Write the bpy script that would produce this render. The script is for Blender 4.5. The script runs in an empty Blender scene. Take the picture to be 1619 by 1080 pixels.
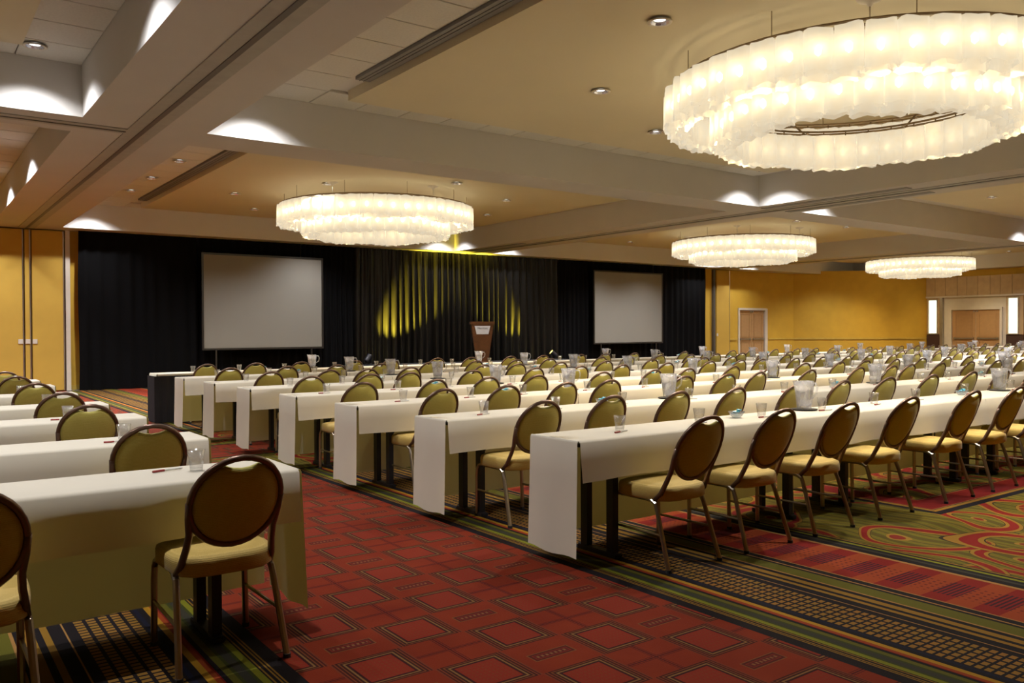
import bpy, bmesh, math, random
from mathutils import Vector, Matrix
random.seed(7)
PI = math.pi
sc = bpy.context.scene
C = sc.collection

# ------------------------------------------------------------------ camera
CH, CF, CYAW, CPIT, CROL = 1.3986, 1324.02, math.radians(36.1701), math.radians(-.7657), math.radians(-.2392)
cam_d = bpy.data.cameras.new('camera'); cam = bpy.data.objects.new('camera', cam_d); C.objects.link(cam)
fw = Vector((math.sin(CYAW)*math.cos(CPIT), math.cos(CYAW)*math.cos(CPIT), math.sin(CPIT)))
rt = Vector((math.cos(CYAW), -math.sin(CYAW), 0)); up = rt.cross(fw)
rt, up = rt*math.cos(CROL)+up*math.sin(CROL), up*math.cos(CROL)-rt*math.sin(CROL)
m = Matrix((rt, up, -fw)).transposed().to_4x4(); m.translation = Vector((0, 0, CH))
cam.matrix_world = m
cam_d.sensor_width = 36; cam_d.lens = CF/1619*36; cam_d.clip_start = .05; cam_d.clip_end = 200
sc.camera = cam
# ------------------------------------------------------------------ world, exposure, light levels
w = bpy.data.worlds.new('world'); sc.world = w; w.use_nodes = True
w.node_tree.nodes['Background'].inputs[0].default_value = (.9, .8, .62, 1)
w.node_tree.nodes['Background'].inputs[1].default_value = .02
sc.view_settings.view_transform = 'Standard'; sc.view_settings.look = 'None'
sc.view_settings.gamma = 1; sc.view_settings.use_curve_mapping = False
sc.view_settings.exposure = .05
try:
    sc.cycles.use_denoising = True; sc.cycles.denoiser = 'OPENIMAGEDENOISE'
    sc.cycles.sample_clamp_indirect = 4; sc.cycles.max_bounces = 8; sc.cycles.diffuse_bounces = 4
    sc.cycles.transparent_max_bounces = 16; sc.cycles.caustics_reflective = False; sc.cycles.caustics_refractive = False
except Exception: pass
WARM = (1, .79, .45); COOL = (.93, .95, 1)
BULB_W = 150          # each of the chandelier's lamps
DOWN_W = 100          # each recessed downlight
GLASS_E = .88       # glow of the frosted shades

# ------------------------------------------------------------------ helpers
def tag(o, label=None, cat=None, group=None, kind=None):
    if label: o['label'] = label
    if cat: o['category'] = cat
    if group: o['group'] = group
    if kind: o['kind'] = kind
    return o
def empty(name, loc, label=None, cat=None, group=None, rz=0):
    o = bpy.data.objects.new(name, None); C.objects.link(o); o.location = loc; o.rotation_euler = (0, 0, rz)
    o.empty_display_size = .1
    return tag(o, label, cat, group)
def obj(name, bm, mat, parent=None, smooth=False):
    me = bpy.data.meshes.new(name); bm.normal_update(); bm.to_mesh(me); bm.free()
    if smooth:
        for p in me.polygons: p.use_smooth = True
    for mm in (mat if isinstance(mat, (list, tuple)) else [mat]): me.materials.append(mm)
    o = bpy.data.objects.new(name, me); C.objects.link(o); o.parent = parent
    return o
def box(bm, x0, x1, y0, y1, z0, z1, bev=0, mi=0):
    r = bmesh.ops.create_cube(bm, size=1)
    for v in r['verts']:
        v.co = Vector((x0+(v.co.x+.5)*(x1-x0), y0+(v.co.y+.5)*(y1-y0), z0+(v.co.z+.5)*(z1-z0)))
    fs = set(f for v in r['verts'] for f in v.link_faces)
    for f in fs: f.material_index = mi
    if bev: bmesh.ops.bevel(bm, geom=list(set(e for v in r['verts'] for e in v.link_edges)), offset=bev, segments=2, affect='EDGES')
    return bm
def B(*a, **k):
    return box(bmesh.new(), *a, **k)
def tube(bm, pts, r, n=8, closed=False, sx=1, sy=1, cap=True):
    """sweep of an n-sided section along pts"""
    pts = [Vector(p) for p in pts]; N = len(pts); rings = []
    prev = None
    for i, p in enumerate(pts):
        a = pts[(i-1) % N] if (closed or i > 0) else p
        b = pts[(i+1) % N] if (closed or i < N-1) else p
        t = (b-a).normalized()
        if prev is None:
            ref = Vector((0, 1, 0)) if abs(t.y) < .8 else Vector((1, 0, 0))
            u = t.cross(ref).normalized()
        else:
            u = (prev - t*prev.dot(t)).normalized()
        prev = u; v = t.cross(u)
        rr = r[i] if isinstance(r, (list, tuple)) else r
        rings.append([bm.verts.new(p+u*math.cos(2*PI*(k+.5)/n)*rr*sx+v*math.sin(2*PI*(k+.5)/n)*rr*sy) for k in range(n)])
    for i in range(N if closed else N-1):
        a, b = rings[i], rings[(i+1) % N]
        for k in range(n):
            try: bm.faces.new((a[k], a[(k+1) % n], b[(k+1) % n], b[k]))
            except ValueError: pass
    if not closed and cap:
        bm.faces.new(rings[0][::-1]); bm.faces.new(rings[-1])
    return bm
def lathe(bm, prof, n=16, c=(0, 0, 0), flute=0, nf=0):
    rings = []
    for r, z in prof:
        rings.append([bm.verts.new((c[0]+r*(1+flute*math.cos(nf*2*PI*k/n))*math.cos(2*PI*k/n), c[1]+r*(1+flute*math.cos(nf*2*PI*k/n))*math.sin(2*PI*k/n), c[2]+z)) for k in range(n)])
    for a, b in zip(rings, rings[1:]):
        for k in range(n): bm.faces.new((a[k], a[(k+1) % n], b[(k+1) % n], b[k]))
    return bm
def disc(bm, r, z, n=16, c=(0, 0)):
    bm.faces.new([bm.verts.new((c[0]+r*math.cos(2*PI*k/n), c[1]+r*math.sin(2*PI*k/n), z)) for k in range(n)])
    return bm
def quad(bm, *pts):
    bm.faces.new([bm.verts.new(p) for p in pts]); return bm
def copy_tree(o, parent=None):
    c = o.copy(); C.objects.link(c); c.parent = parent
    for ch in o.children: copy_tree(ch, c)
    return c
ORD = ['zeroth', 'first', 'second', 'third', 'fourth', 'fifth', 'sixth', 'seventh', 'eighth', 'ninth', 'tenth', 'eleventh', 'twelfth', 'thirteenth',
       'fourteenth', 'fifteenth', 'sixteenth', 'seventeenth', 'eighteenth', 'nineteenth', 'twentieth']
def nth(n):
    if n <= 20: return ORD[n]
    t, u = divmod(n, 10); T = {2: 'twent', 3: 'thirt', 4: 'fort'}[t]
    return T+'ieth' if u == 0 else T+'y-'+ORD[u]

# ------------------------------------------------------------------ materials
class NT:
    def __init__(s, name):
        s.mat = bpy.data.materials.new(name); s.mat.use_nodes = True; s.nt = s.mat.node_tree
        s.b = s.nt.nodes['Principled BSDF']; s.out = s.nt.nodes['Material Output']
    def n(s, t, **k):
        x = s.nt.nodes.new(t)
        for a, v in k.items(): setattr(x, a, v)
        return x
    def put(s, sock, v):
        if isinstance(v, (int, float)): sock.default_value = v
        elif isinstance(v, (tuple, list)): sock.default_value = tuple(v)+((1,) if len(v) == 3 and len(sock.default_value) == 4 else ())
        else: s.nt.links.new(v, sock)
    def m(s, op, a, b=None, c=None):
        x = s.n('ShaderNodeMath', operation=op); s.put(x.inputs[0], a)
        if b is not None: s.put(x.inputs[1], b)
        if c is not None: s.put(x.inputs[2], c)
        return x.outputs[0]
    def gt(s, a, b): return s.m('GREATER_THAN', a, b)
    def lt(s, a, b): return s.m('LESS_THAN', a, b)
    def rng(s, a, lo, hi): return s.m('MULTIPLY', s.gt(a, lo), s.lt(a, hi))
    def mul(s, a, b): return s.m('MULTIPLY', a, b)
    def add(s, a, b): return s.m('ADD', a, b)
    def sub(s, a, b): return s.m('SUBTRACT', a, b)
    def fr(s, a, off, per): return s.m('FRACT', s.m('DIVIDE', s.sub(a, off), per))
    def mix(s, f, a, b):
        x = s.n('ShaderNodeMix', data_type='RGBA'); s.put(x.inputs[0], f); s.put(x.inputs[6], a); s.put(x.inputs[7], b); return x.outputs[2]
    def ramp(s, f, stops, const=True):
        x = s.n('ShaderNodeValToRGB'); cr = x.color_ramp; cr.interpolation = 'CONSTANT' if const else 'LINEAR'
        while len(cr.elements) < len(stops): cr.elements.new(1)
        for e, (p, c) in zip(cr.elements, stops): e.position = p
        for e, (p, c) in zip(cr.elements, stops): e.color = tuple(c)+(1,)
        s.put(x.inputs[0], f); return x.outputs[0]
    def noise(s, scale, detail=3, vec=None, dist=0):
        x = s.n('ShaderNodeTexNoise'); x.inputs['Scale'].default_value = scale; x.inputs['Detail'].default_value = detail; x.inputs['Distortion'].default_value = dist
        if vec is None: vec = s.oc()
        s.put(x.inputs['Vector'], vec); return x.outputs[0]
    def oc(s):
        if not hasattr(s, '_oc'): s._oc = s.n('ShaderNodeTexCoord').outputs['Object']
        return s._oc
    def bump(s, h, st, d=.01):
        x = s.n('ShaderNodeBump'); x.inputs['Strength'].default_value = st; x.inputs['Distance'].default_value = d
        s.put(x.inputs['Height'], h); s.put(s.b.inputs['Normal'], x.outputs[0])
def simple(name, col, rough=.6, metal=0, var=.06, nscale=6, bump=0, bscale=200, spec=.5, sheen=0):
    M = NT(name); f = M.noise(nscale)
    c1 = [max(0, c*(1-var)) for c in col]; c2 = [min(1, c*(1+var)) for c in col]
    M.put(M.b.inputs['Base Color'], M.ramp(f, [(.3, c1), (.7, c2)], False))
    M.b.inputs['Roughness'].default_value = rough; M.b.inputs['Metallic'].default_value = metal
    M.b.inputs['Specular IOR Level'].default_value = spec
    if sheen: M.b.inputs['Sheen Weight'].default_value = sheen
    if bump: M.bump(M.noise(bscale, 2), bump, .002)
    return M.mat
def emis(name, col, st):
    M = NT(name); M.b.inputs['Base Color'].default_value = (0, 0, 0, 1); M.b.inputs['Emission Color'].default_value = tuple(col)+(1,)
    M.b.inputs['Emission Strength'].default_value = st; return M.mat
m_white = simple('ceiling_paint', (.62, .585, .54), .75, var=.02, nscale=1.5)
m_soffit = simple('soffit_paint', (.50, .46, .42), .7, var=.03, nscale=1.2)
m_panelc = simple('ceiling_panel_paint', (.60, .52, .35), .7, var=.02, nscale=1)
m_tile = simple('acoustic_tile', (.62, .59, .53), .9, var=.05, nscale=40, bump=.3)
m_dark = simple('track_metal', (.10, .09, .08), .5, .3)
m_trackp = simple('track_paint', (.33, .31, .27), .55)
m_slot = simple('diffuser_grey', (.20, .19, .18), .6)
m_yellow = simple('yellow_wallcovering', (.55, .33, .03), .8, var=.05, nscale=2.5, bump=.1, bscale=120)
m_yellow2 = simple('airwall_fabric', (.52, .32, .045), .85, var=.06, nscale=1.6, bump=.1, bscale=150)
m_railp = simple('chair_rail_paint', (.50, .33, .05), .6)
m_trimw = simple('white_trim_paint', (.62, .55, .45), .6, var=.03)
m_doorw = simple('oak_door_veneer', (.42, .24, .10), .45, var=.06, nscale=9)
m_woodp = simple('light_wood_panelling', (.48, .33, .17), .5, var=.08, nscale=5)
m_darkw = simple('dark_wainscot', (.05, .02, .012), .5)
m_metal = simple('brushed_steel', (.55, .53, .50), .3, 1, var=.05)
m_black = simple('black_table_steel', (.012, .012, .018), .45)
m_cloth = simple('white_table_linen', (.82, .74, .59), .85, var=.02, nscale=3, bump=.08, bscale=300)
nt_ = m_cloth.node_tree; tl_ = nt_.nodes.new('ShaderNodeBsdfTranslucent'); tl_.inputs[0].default_value = (.60, .50, .13, 1); mx_ = nt_.nodes.new('ShaderNodeMixShader')
mx_.inputs[0].default_value = .20; nt_.links.new(nt_.nodes['Principled BSDF'].outputs[0], mx_.inputs[1]); nt_.links.new(tl_.outputs[0], mx_.inputs[2]); nt_.links.new(mx_.outputs[0], nt_.nodes['Material Output'].inputs[0])
m_blackcloth = simple('black_skirting', (.008, .007, .008), .8)
m_seat = None
def fabric(name, c1, c2, sc_=260):
    M = NT(name); v = M.oc()
    wv = M.n('ShaderNodeTexWave'); wv.bands_direction = 'Z'; wv.inputs['Scale'].default_value = sc_/6; wv.inputs['Distortion'].default_value = 3; wv.inputs['Detail Scale'].default_value = 4
    M.put(wv.inputs['Vector'], v)
    M.put(M.b.inputs['Base Color'], M.mix(M.mul(wv.outputs['Fac'], M.noise(90)), c1, c2)); M.b.inputs['Roughness'].default_value = .75
    M.b.inputs['Sheen Weight'].default_value = .15
    M.bump(wv.outputs['Fac'], .25, .002); return M.mat
m_seat = fabric('gold_ribbed_fabric', (.50, .33, .065), (.66, .47, .13))
m_back = fabric('olive_gold_ribbed_fabric', (.50, .42, .075), (.63, .55, .15))
m_frame = simple('bronze_chair_tube', (.42, .36, .27), .28, .95, var=.08)
m_framed = simple('dark_bronze_back_frame', (.18, .11, .075), .3, .65, var=.08)
m_foot = simple('rubber_foot', (.02, .02, .02), .8)
def thin_glass(name, tint=(1, 1, 1), gl=.10, body=0):
    M = NT(name); M.nt.nodes.remove(M.b)
    t = M.n('ShaderNodeBsdfTransparent'); t.inputs[0].default_value = tuple(tint)+(1,)
    g = M.n('ShaderNodeBsdfGlossy'); g.inputs['Roughness'].default_value = .06
    lw = M.n('ShaderNodeLayerWeight'); lw.inputs[0].default_value = .35
    f = M.add(M.mul(lw.outputs['Facing'], .55), gl)
    mx = M.n('ShaderNodeMixShader'); M.put(mx.inputs[0], M.m('MINIMUM', f, 1.0)); M.put(mx.inputs[1], t.outputs[0]); M.put(mx.inputs[2], g.outputs[0])
    o = mx.outputs[0]
    if body:
        d = M.n('ShaderNodeBsdfTranslucent'); d.inputs[0].default_value = (.95, .95, .98, 1)
        m2 = M.n('ShaderNodeMixShader'); nz = M.noise(12, 0)
        M.put(m2.inputs[0], M.mul(nz, body*2)); M.put(m2.inputs[1], o); M.put(m2.inputs[2], d.outputs[0]); o = m2.outputs[0]
    M.nt.links.new(o, M.out.inputs[0]); return M.mat
m_glass = thin_glass('clear_glass')
m_pitch = thin_glass('pitcher_glass', (.99, .99, 1), .12, .22)
m_bowlg = thin_glass('bowl_glass', (.95, .98, 1), .2, .1)
m_mint = simple('blue_wrapped_mints', (.12, .50, .62), .35, var=.6, nscale=60)
m_tray = simple('black_tray', (.015, .012, .01), .4)
m_penr = simple('red_pen', (.30, .02, .015), .4); m_penw = simple('white_pen', (.7, .66, .6), .4)
m_screen = simple('projection_screen', (.20, .185, .155), .9, var=.02, nscale=1)
m_podium = simple('walnut_lectern', (.10, .036, .010), .4, var=.25, nscale=7)
m_sign = simple('sign_white', (.62, .62, .62), .5)
m_ink = simple('sign_ink', (.05, .05, .05), .6)
m_bronze = simple('bronze_ring', (.22, .15, .08), .4, .8)
m_lens = emis('downlight_lamp', COOL, 5.0)
m_refl = simple('downlight_reflector', (.75, .75, .8), .25, .9)
m_cyell = emis('spotlight_lens', (1, .85, .1), 12)
m_sconce = emis('sconce_glass', (.86, 1, .80), 1.6)
# velour
M = NT('black_velour_drape'); M.b.inputs['Base Color'].default_value = (.002, .0018, .002, 1); M.b.inputs['Roughness'].default_value = .9
M.b.inputs['Specular IOR Level'].default_value = .12; m_velour = M.mat
M = NT('black_satin_drape'); M.b.inputs['Base Color'].default_value = (.006, .005, .004, 1); M.b.inputs['Roughness'].default_value = .36
M.b.inputs['Specular IOR Level'].default_value = .28; m_satin = M.mat
# frosted chandelier glass: glows, lets part of the lamp light through
M = NT('frosted_glass_shade'); M.nt.nodes.remove(M.b)
e = M.n('ShaderNodeEmission'); M.put(e.inputs[0], M.ramp(M.noise(9, 2), [(.3, (1, .85, .62)), (.7, (1, .93, .76))], False)); e.inputs[1].default_value = GLASS_E
t = M.n('ShaderNodeBsdfTransparent'); t.inputs[0].default_value = (1, .97, .9, 1)
tl = M.n('ShaderNodeBsdfTranslucent'); tl.inputs[0].default_value = (.9, .82, .65, 1)
lw = M.n('ShaderNodeLayerWeight'); lw.inputs[0].default_value = .5
m1 = M.n('ShaderNodeMixShader'); M.put(m1.inputs[0], .40); M.put(m1.inputs[1], e.outputs[0]); M.put(m1.inputs[2], tl.outputs[0])
m2 = M.n('ShaderNodeMixShader'); M.put(m2.inputs[0], M.sub(.20, M.mul(lw.outputs['Facing'], .15))); M.put(m2.inputs[1], m1.outputs[0]); M.put(m2.inputs[2], t.outputs[0])
M.nt.links.new(m2.outputs[0], M.out.inputs[0]); m_shade = M.mat
m_bulb = emis('lamp_bulb', (1, .84, .52), 22)

# ---- carpet
def carpet():
    M = NT('patterned_carpet'); sp = M.n('ShaderNodeSeparateXYZ'); M.put(sp.inputs[0], M.oc()); X, Y = sp.outputs[0], sp.outputs[1]
    BLK = (.010, .007, .010); YEL = (.30, .185, .022); YG = (.22, .26, .015); GRN = (.125, .135, .012); TAN = (.40, .24, .075); RED = (.235, .012, .007)
    ORG = (.33, .060, .012); GRY = (.045, .05, .04); NAVY = (.008, .01, .035); DGR = (.05, .07, .012)
    xs = M.m('ABSOLUTE', M.sub(X, 2.24)); xm = M.add(xs, 2.24)      # mirrored about the aisle's centre line
    a, b = 3.18, 5.06
    st = [(3.18, BLK), (3.24, YEL), (3.249, BLK), (3.26, YEL), (3.268, BLK), (3.279, YEL), (3.287, BLK), (3.297, YG), (3.322, DGR), (3.338, GRY), (3.375, DGR), (3.39, GRN), (3.418, BLK), (3.44, RED), (3.450, ORG), (3.472, (.46, .28, .02)),
          (3.502, BLK), (3.53, NAVY), (3.55, BLK), (3.868, TAN), (3.876, BLK), (3.93, YEL), (3.965, BLK), (3.988, YEL), (4.032, BLK), (4.075, TAN), (4.09, GRN), (4.20, BLK)]
    r1 = M.ramp(M.m('DIVIDE', M.sub(xm, a), b-a), [((x-a)/(b-a), c) for x, c in st])
    st2 = [(4.0, TAN), (4.235, BLK), (4.288, TAN), (4.30, RED), (4.815, TAN), (4.84, BLK), (4.90, GRY), (4.93, BLK), (4.965, YG), (4.995, BLK), (5.025, YEL), (5.045, DGR)]
    r2 = M.ramp(M.m('DIVIDE', M.sub(xm, a), b-a), [((x-a)/(b-a), c) for x, c in st2])
    brd = M.mix(M.gt(xm, 4.225), r1, r2)
    # small squares
    sq = M.mul(M.mul(M.lt(M.fr(xm, 3.567, .0545), .70), M.lt(M.fr(Y, 2.03, .040), .66)), M.rng(xm, 3.566, 3.838))
    sqc = M.mix(M.m('MULTIPLY', M.noise(7), .8), (.26, .20, .025), (.40, .17, .045))
    brd = M.mix(sq, brd, sqc)
    # red and orange blocks
    fy = M.fr(Y, 2.01, .262); isr = M.gt(fy, .5); inb = M.rng(xm, 4.30, 4.815); mid = M.rng(xm, 4.42, 4.68)
    dk = M.mul(M.mul(isr, mid), M.lt(M.fr(Y, 0, .024), .5)); dots = M.mul(M.mul(M.sub(1.0, isr), mid), M.mul(M.lt(M.fr(X, 0, .045), .4), M.lt(M.fr(Y, 0, .036), .4)))
    blk = M.mix(isr, ORG, RED); blk = M.mix(dk, blk, (.045, .01, .02)); blk = M.mix(dots, blk, (.15, .02, .012))
    brd = M.mix(inb, brd, blk)
    # aisle tiles
    u = M.m('DIVIDE', M.sub(X, 2.43), .332); v = M.m('DIVIDE', M.sub(Y, 2.965), .30)
    iu, iv = M.m('FLOOR', u), M.m('FLOOR', v)
    lx = M.mul(M.m('ABSOLUTE', M.sub(M.m('FRACT', u), .5)), .332); ly = M.mul(M.m('ABSOLUTE', M.sub(M.m('FRACT', v), .5)), .30)
    par = M.m('PINGPONG', M.add(iu, iv), 1.0); colp = M.m('PINGPONG', iu, 1.0)
    base = M.mix(M.noise(5, 4), (.20, .020, .005), (.29, .042, .009))
    d1 = M.m('MAXIMUM', lx, M.add(ly, -.008))             # 0..~.16
    R_ = lambda f, c: None
    sqr = M.ramp(M.m('DIVIDE', d1, .17), [(0, (.27, .03, .012)), (.098/.17, (.05, .008, .008)), (.110/.17, (.27, .16, .055)), (.1185/.17, (.05, .010, .006)), (.128/.17, (.22, .07, .02)), (.134/.17, (.06, .01, .006)), (.144/.17, (.24, .06, .018)), (.150/.17, (.08, .012, .008)), (.158/.17, (.22, .05, .02))])
    htc = M.mul(M.mul(M.lt(M.fr(X, 0, .021), .42), M.lt(M.fr(Y, 0, .026), .5)), M.lt(d1, .092)); sqr = M.mix(htc, sqr, (.25, .048, .015))
    cr = M.m('MAXIMUM', M.rng(M.m('MINIMUM', lx, ly), -1, .004), M.rng(M.m('MINIMUM', lx, ly), .010, .014)); odd = M.mix(cr, base, (.075, .007, .007))
    rx, ry = lx, M.add(ly, .072); dr = M.m('MAXIMUM', rx, ry)
    rec = M.mix(M.rng(dr, .106, .111), base, (.24, .11, .035)); rec = M.mix(M.rng(dr, .094, .106), rec, (.10, .012, .008)); rec = M.mix(M.lt(dr, .090), rec, (.13, .014, .012))
    rec = M.mix(M.mul(M.lt(dr, .084), M.mul(M.lt(M.fr(X, 0, .024), .5), M.lt(ly, .009))), rec, (.26, .13, .05))
    odd = M.mix(colp, odd, rec); aisle = M.mix(par, odd, sqr)
    # swirls
    nv = M.n('ShaderNodeTexNoise'); nv.inputs['Scale'].default_value = .9; nv.inputs['Detail'].default_value = 1.2; M.put(nv.inputs['Vector'], M.oc())
    va = M.n('ShaderNodeVectorMath', operation='SCALE'); M.put(va.inputs[0], nv.outputs['Color']); va.inputs['Scale'].default_value = .85
    vb = M.n('ShaderNodeVectorMath', operation='ADD'); M.put(vb.inputs[0], M.oc()); M.put(vb.inputs[1], va.outputs[0])
    def vor(scale, off):
        vc = M.n('ShaderNodeVectorMath', operation='ADD'); M.put(vc.inputs[0], vb.outputs[0]); vc.inputs[1].default_value = off
        x = M.n('ShaderNodeTexVoronoi', voronoi_dimensions='2D'); x.inputs['Scale'].default_value = scale; x.inputs['Randomness'].default_value = .75
        M.put(x.inputs['Vector'], vc.outputs[0]); return x.outputs['Distance']
    wv = M.n('ShaderNodeTexWave'); wv.inputs['Scale'].default_value = 1.6; wv.inputs['Distortion'].default_value = 9; wv.inputs['Detail'].default_value = 1; wv.inputs['Detail Scale'].default_value = .7
    M.put(wv.inputs['Vector'], M.oc())
    fld = M.ramp(wv.outputs['Fac'], [(0, (.10, .085, .012)), (.2, GRN), (.42, (.17, .20, .014)), (.56, (.20, .145, .014)), (.68, GRN), (.85, (.24, .17, .018)), (.93, (.10, .10, .012))], True)
    for scl, off in ((1.25, (0, 0, 0)), (.95, (3.7, 1.3, 0))):
        dv = vor(scl, off)
        ring = M.ramp(dv, [(0, (.2, .02, .01)), (.05, (.3, .2, .03)), (.075, GRN), (.225, (.03, .02, .01)), (.232, YEL), (.262, RED), (.335, YEL), (.36, (.03, .02, .01)), (.368, GRN)])
        msk = M.m('MAXIMUM', M.rng(dv, .225, .368), M.lt(dv, .075)); fld = M.mix(msk, fld, ring)
    # inner rectangle ring
    rd = M.m('MINIMUM', M.sub(X, 6.3), M.sub(Y, 3.17))
    rr = M.ramp(M.m('MULTIPLY', rd, 2.0), [(0, BLK), (.14, YEL), (.215, BLK), (.235, TAN), (.25, RED), (.74, TAN), (.755, BLK), (.79, TAN), (.80, GRN)])
    stp = M.mul(M.rng(rd, .125, .37), M.lt(M.fr(M.add(X, Y), 0, .05), .4)); rr = M.mix(stp, rr, (.13, .008, .012))
    fld2 = M.mix(M.mul(M.rng(rd, 0, .40), M.lt(Y, 8.0)), fld, rr)
    out = M.mix(M.lt(xm, 3.18), M.mix(M.lt(xm, 5.06), fld2, brd), aisle)
    # cross bands
    def cross(y0):
        return M.rng(Y, y0, y0+3.8), M.rng(Y, y0+1.32, y0+2.32), M.m('MAXIMUM', M.rng(Y, y0+1.27, y0+1.32), M.m('MAXIMUM', M.rng(Y, y0+2.32, y0+2.37), M.m('MAXIMUM', M.rng(Y, y0, y0+.06), M.rng(Y, y0+3.74, y0+3.8))))
    for y0 in (8.12,):
        c, r, l = cross(y0); out = M.mix(c, out, fld); out = M.mix(r, out, aisle); out = M.mix(l, out, BLK)
    mm = M.n('ShaderNodeMix', data_type='RGBA', blend_type='MULTIPLY'); mm.inputs[0].default_value = 1; M.put(mm.inputs[6], out); mm.inputs[7].default_value = (.62, .51, .42, 1)
    M.put(M.b.inputs['Base Color'], mm.outputs[2]); M.b.inputs['Roughness'].default_value = .95; M.b.inputs['Specular IOR Level'].default_value = .15
    M.bump(M.noise(400, 2), .35, .004)
    return M.mat
m_carpet = carpet()

# ------------------------------------------------------------------ setting
S = lambda o: tag(o, kind='structure')
ZS, ZT, ZP = 3.82, 4.40, 4.30
XL, XR, Y0, YW = -7.2, 36.0, -3.0, 22.5
fl = bmesh.new(); quad(fl, (XL, Y0, 0), (XR, Y0, 0), (XR, YW+.3, 0), (XL, YW+.3, 0)); S(obj('floor', fl, m_carpet))
# ceiling: coffers between beams
XT = [2.39, 14.41, 26.43]                              # partition tracks
CX = [(-6.4, 1.69), (3.06, 13.72), (15.10, 25.74), (27.12, 35.2)]
CYb = [(-2.4, 10.49), (11.30, 21.72)]
ceil = bmesh.new(); box(ceil, XL, XR, Y0, YW+.3, ZT+.03, ZT+.15)
ceiling = S(obj('ceiling', ceil, m_white))
def beam(x0, x1, y0, y1):
    bm = B(x0, x1, y0, y1, ZS, ZT+.03)
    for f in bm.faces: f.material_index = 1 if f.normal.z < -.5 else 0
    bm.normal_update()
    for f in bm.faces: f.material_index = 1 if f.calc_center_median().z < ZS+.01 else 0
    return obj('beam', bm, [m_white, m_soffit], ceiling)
xe = [XL]+[v for c in CX for v in c]+[XR]
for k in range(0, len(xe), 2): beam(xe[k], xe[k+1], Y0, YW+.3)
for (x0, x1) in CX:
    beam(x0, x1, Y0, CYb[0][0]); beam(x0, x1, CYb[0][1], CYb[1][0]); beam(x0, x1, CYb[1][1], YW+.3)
# partition tracks: flat recessed band with a dark slot
for k, x in enumerate(XT):
    bm = B(x-.17, x+.17, Y0, YW-.2, ZS-.012, ZS); tr = obj('partition_track', bm, m_trackp, ceiling)
    obj('slot', B(x-.028, x+.028, Y0, YW-.2, ZS-.02, ZS-.010), m_dark, tr)
tr = obj('partition_track', B(XL, 2.22, 10.78, 11.02, ZS-.012, ZS), m_trackp, ceiling)
obj('slot', B(XL, 2.22, 10.885, 10.915, ZS-.02, ZS-.010), m_dark, tr)
for xx, ya, yb in ((14.02, 7.6, 10.6), (14.80, 7.6, 10.6), (14.02, 18.6, 21.4), (26.04, 7.6, 10.6), (26.82, 7.6, 10.6)):
    obj('access_panel', B(xx-.09, xx+.09, ya, yb, ZS-.010, ZS), m_slot, ceiling)
# coffer tops: border tiles + lower painted panel + slot diffusers
TP = .656
tile_me = None
def tiles(x0, y0, nx, ny, sx=1, sy=1):
    global tile_me
    for i in range(nx):
        for j in range(ny):
            x = x0+sx*(i+.5)*TP; y = y0+sy*(j+.5)*TP
            if tile_me is None:
                o = obj('ceiling_tile', B(-TP/2+.006, TP/2-.006, -TP/2+.006, TP/2-.006, 0, .03, bev=.004), m_tile, ceiling); tile_me = o
            else:
                o = tile_me.copy(); C.objects.link(o)
            o.location = (x, y, ZT)
for ci, (x0, x1) in enumerate(CX):
    for (y0, y1) in CYb:
        near = y0 < 5
        if ci == 0: ex, wx = x0+.1, x1-.66
        else: ex, wx = x0+1.54, x1-.66
        ny = int((y1-y0)/TP)
        if ci < 2:
            ylo = max(y0, 2.0)
            nyv = int((y1-ylo)/TP)
            if ci == 1: tiles(x0, y1, 2, nyv, 1, -1); tiles(x0+2*TP, y1, int((x1-x0-2*TP)/TP), 1, 1, -1)
            else: tiles(x1, y1, 1, nyv, -1, -1); tiles(x1-TP, y1, 4, 1, -1, -1)
        p = obj('ceiling_panel', B(ex, wx, y0+.5, y1-.72, ZP, ZT+.05), m_panelc, ceiling)
        if ci: 
            sl = obj('slot_diffuser', B(ex-.20, ex-.02, y0+.6, y1-1.35, ZT-.02, ZT+.02), m_slot, ceiling)
            for q in (.05, .10): obj('diffuser_blade', B(ex-.20+q, ex-.195+q, y0+.6, y1-1.35, ZT-.026, ZT-.02), m_dark, sl)
        else:
            obj('slot_diffuser', B(.2, .34, y0+.6, y1-1.6, ZP-.02, ZP), m_slot, ceiling)
# walls
XC = 31.85; XQ = 35.98; YQ = 18.72
def wallbox(name, pts, z0, z1, mat, th=.12):
    """upright slab along the segment pts, thickness outward"""
    (xa, ya), (xb, yb) = pts; d = Vector((xb-xa, yb-ya, 0)); n = Vector((-d.y, d.x, 0)).normalized()*th
    bm = bmesh.new(); p = [Vector((xa, ya, 0)), Vector((xb, yb, 0)), Vector((xb, yb, 0))+n, Vector((xa, ya, 0))+n]
    lo = [bm.verts.new((q.x, q.y, z0)) for q in p]; hi = [bm.verts.new((q.x, q.y, z1)) for q in p]
    bm.faces.new(lo[::-1]); bm.faces.new(hi)
    for k in range(4): bm.faces.new((lo[k], lo[(k+1) % 4], hi[(k+1) % 4], hi[k]))
    bmesh.ops.recalc_face_normals(bm, faces=bm.faces)
    return obj(name, bm, mat)
DX0, DX1 = 28.05, 29.98
wb = wallbox('wall_back', ((XL, YW), (DX0, YW)), 0, ZS, m_yellow)
S(wb)
w2 = S(wallbox('wall_back.001', ((DX1, YW), (XC, YW)), 0, ZS, m_yellow)); w3 = S(wallbox('wall_back.002', ((DX0, YW), (DX1, YW)), 2.28, ZS, m_yellow))
wd = S(wallbox('wall_corner', ((XC, YW), (XQ, YQ)), 0, ZS+.12, m_yellow))
wr = S(wallbox('wall_right', ((XQ, YQ), (XQ, Y0)), 0, ZS+.12, m_yellow))
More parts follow.
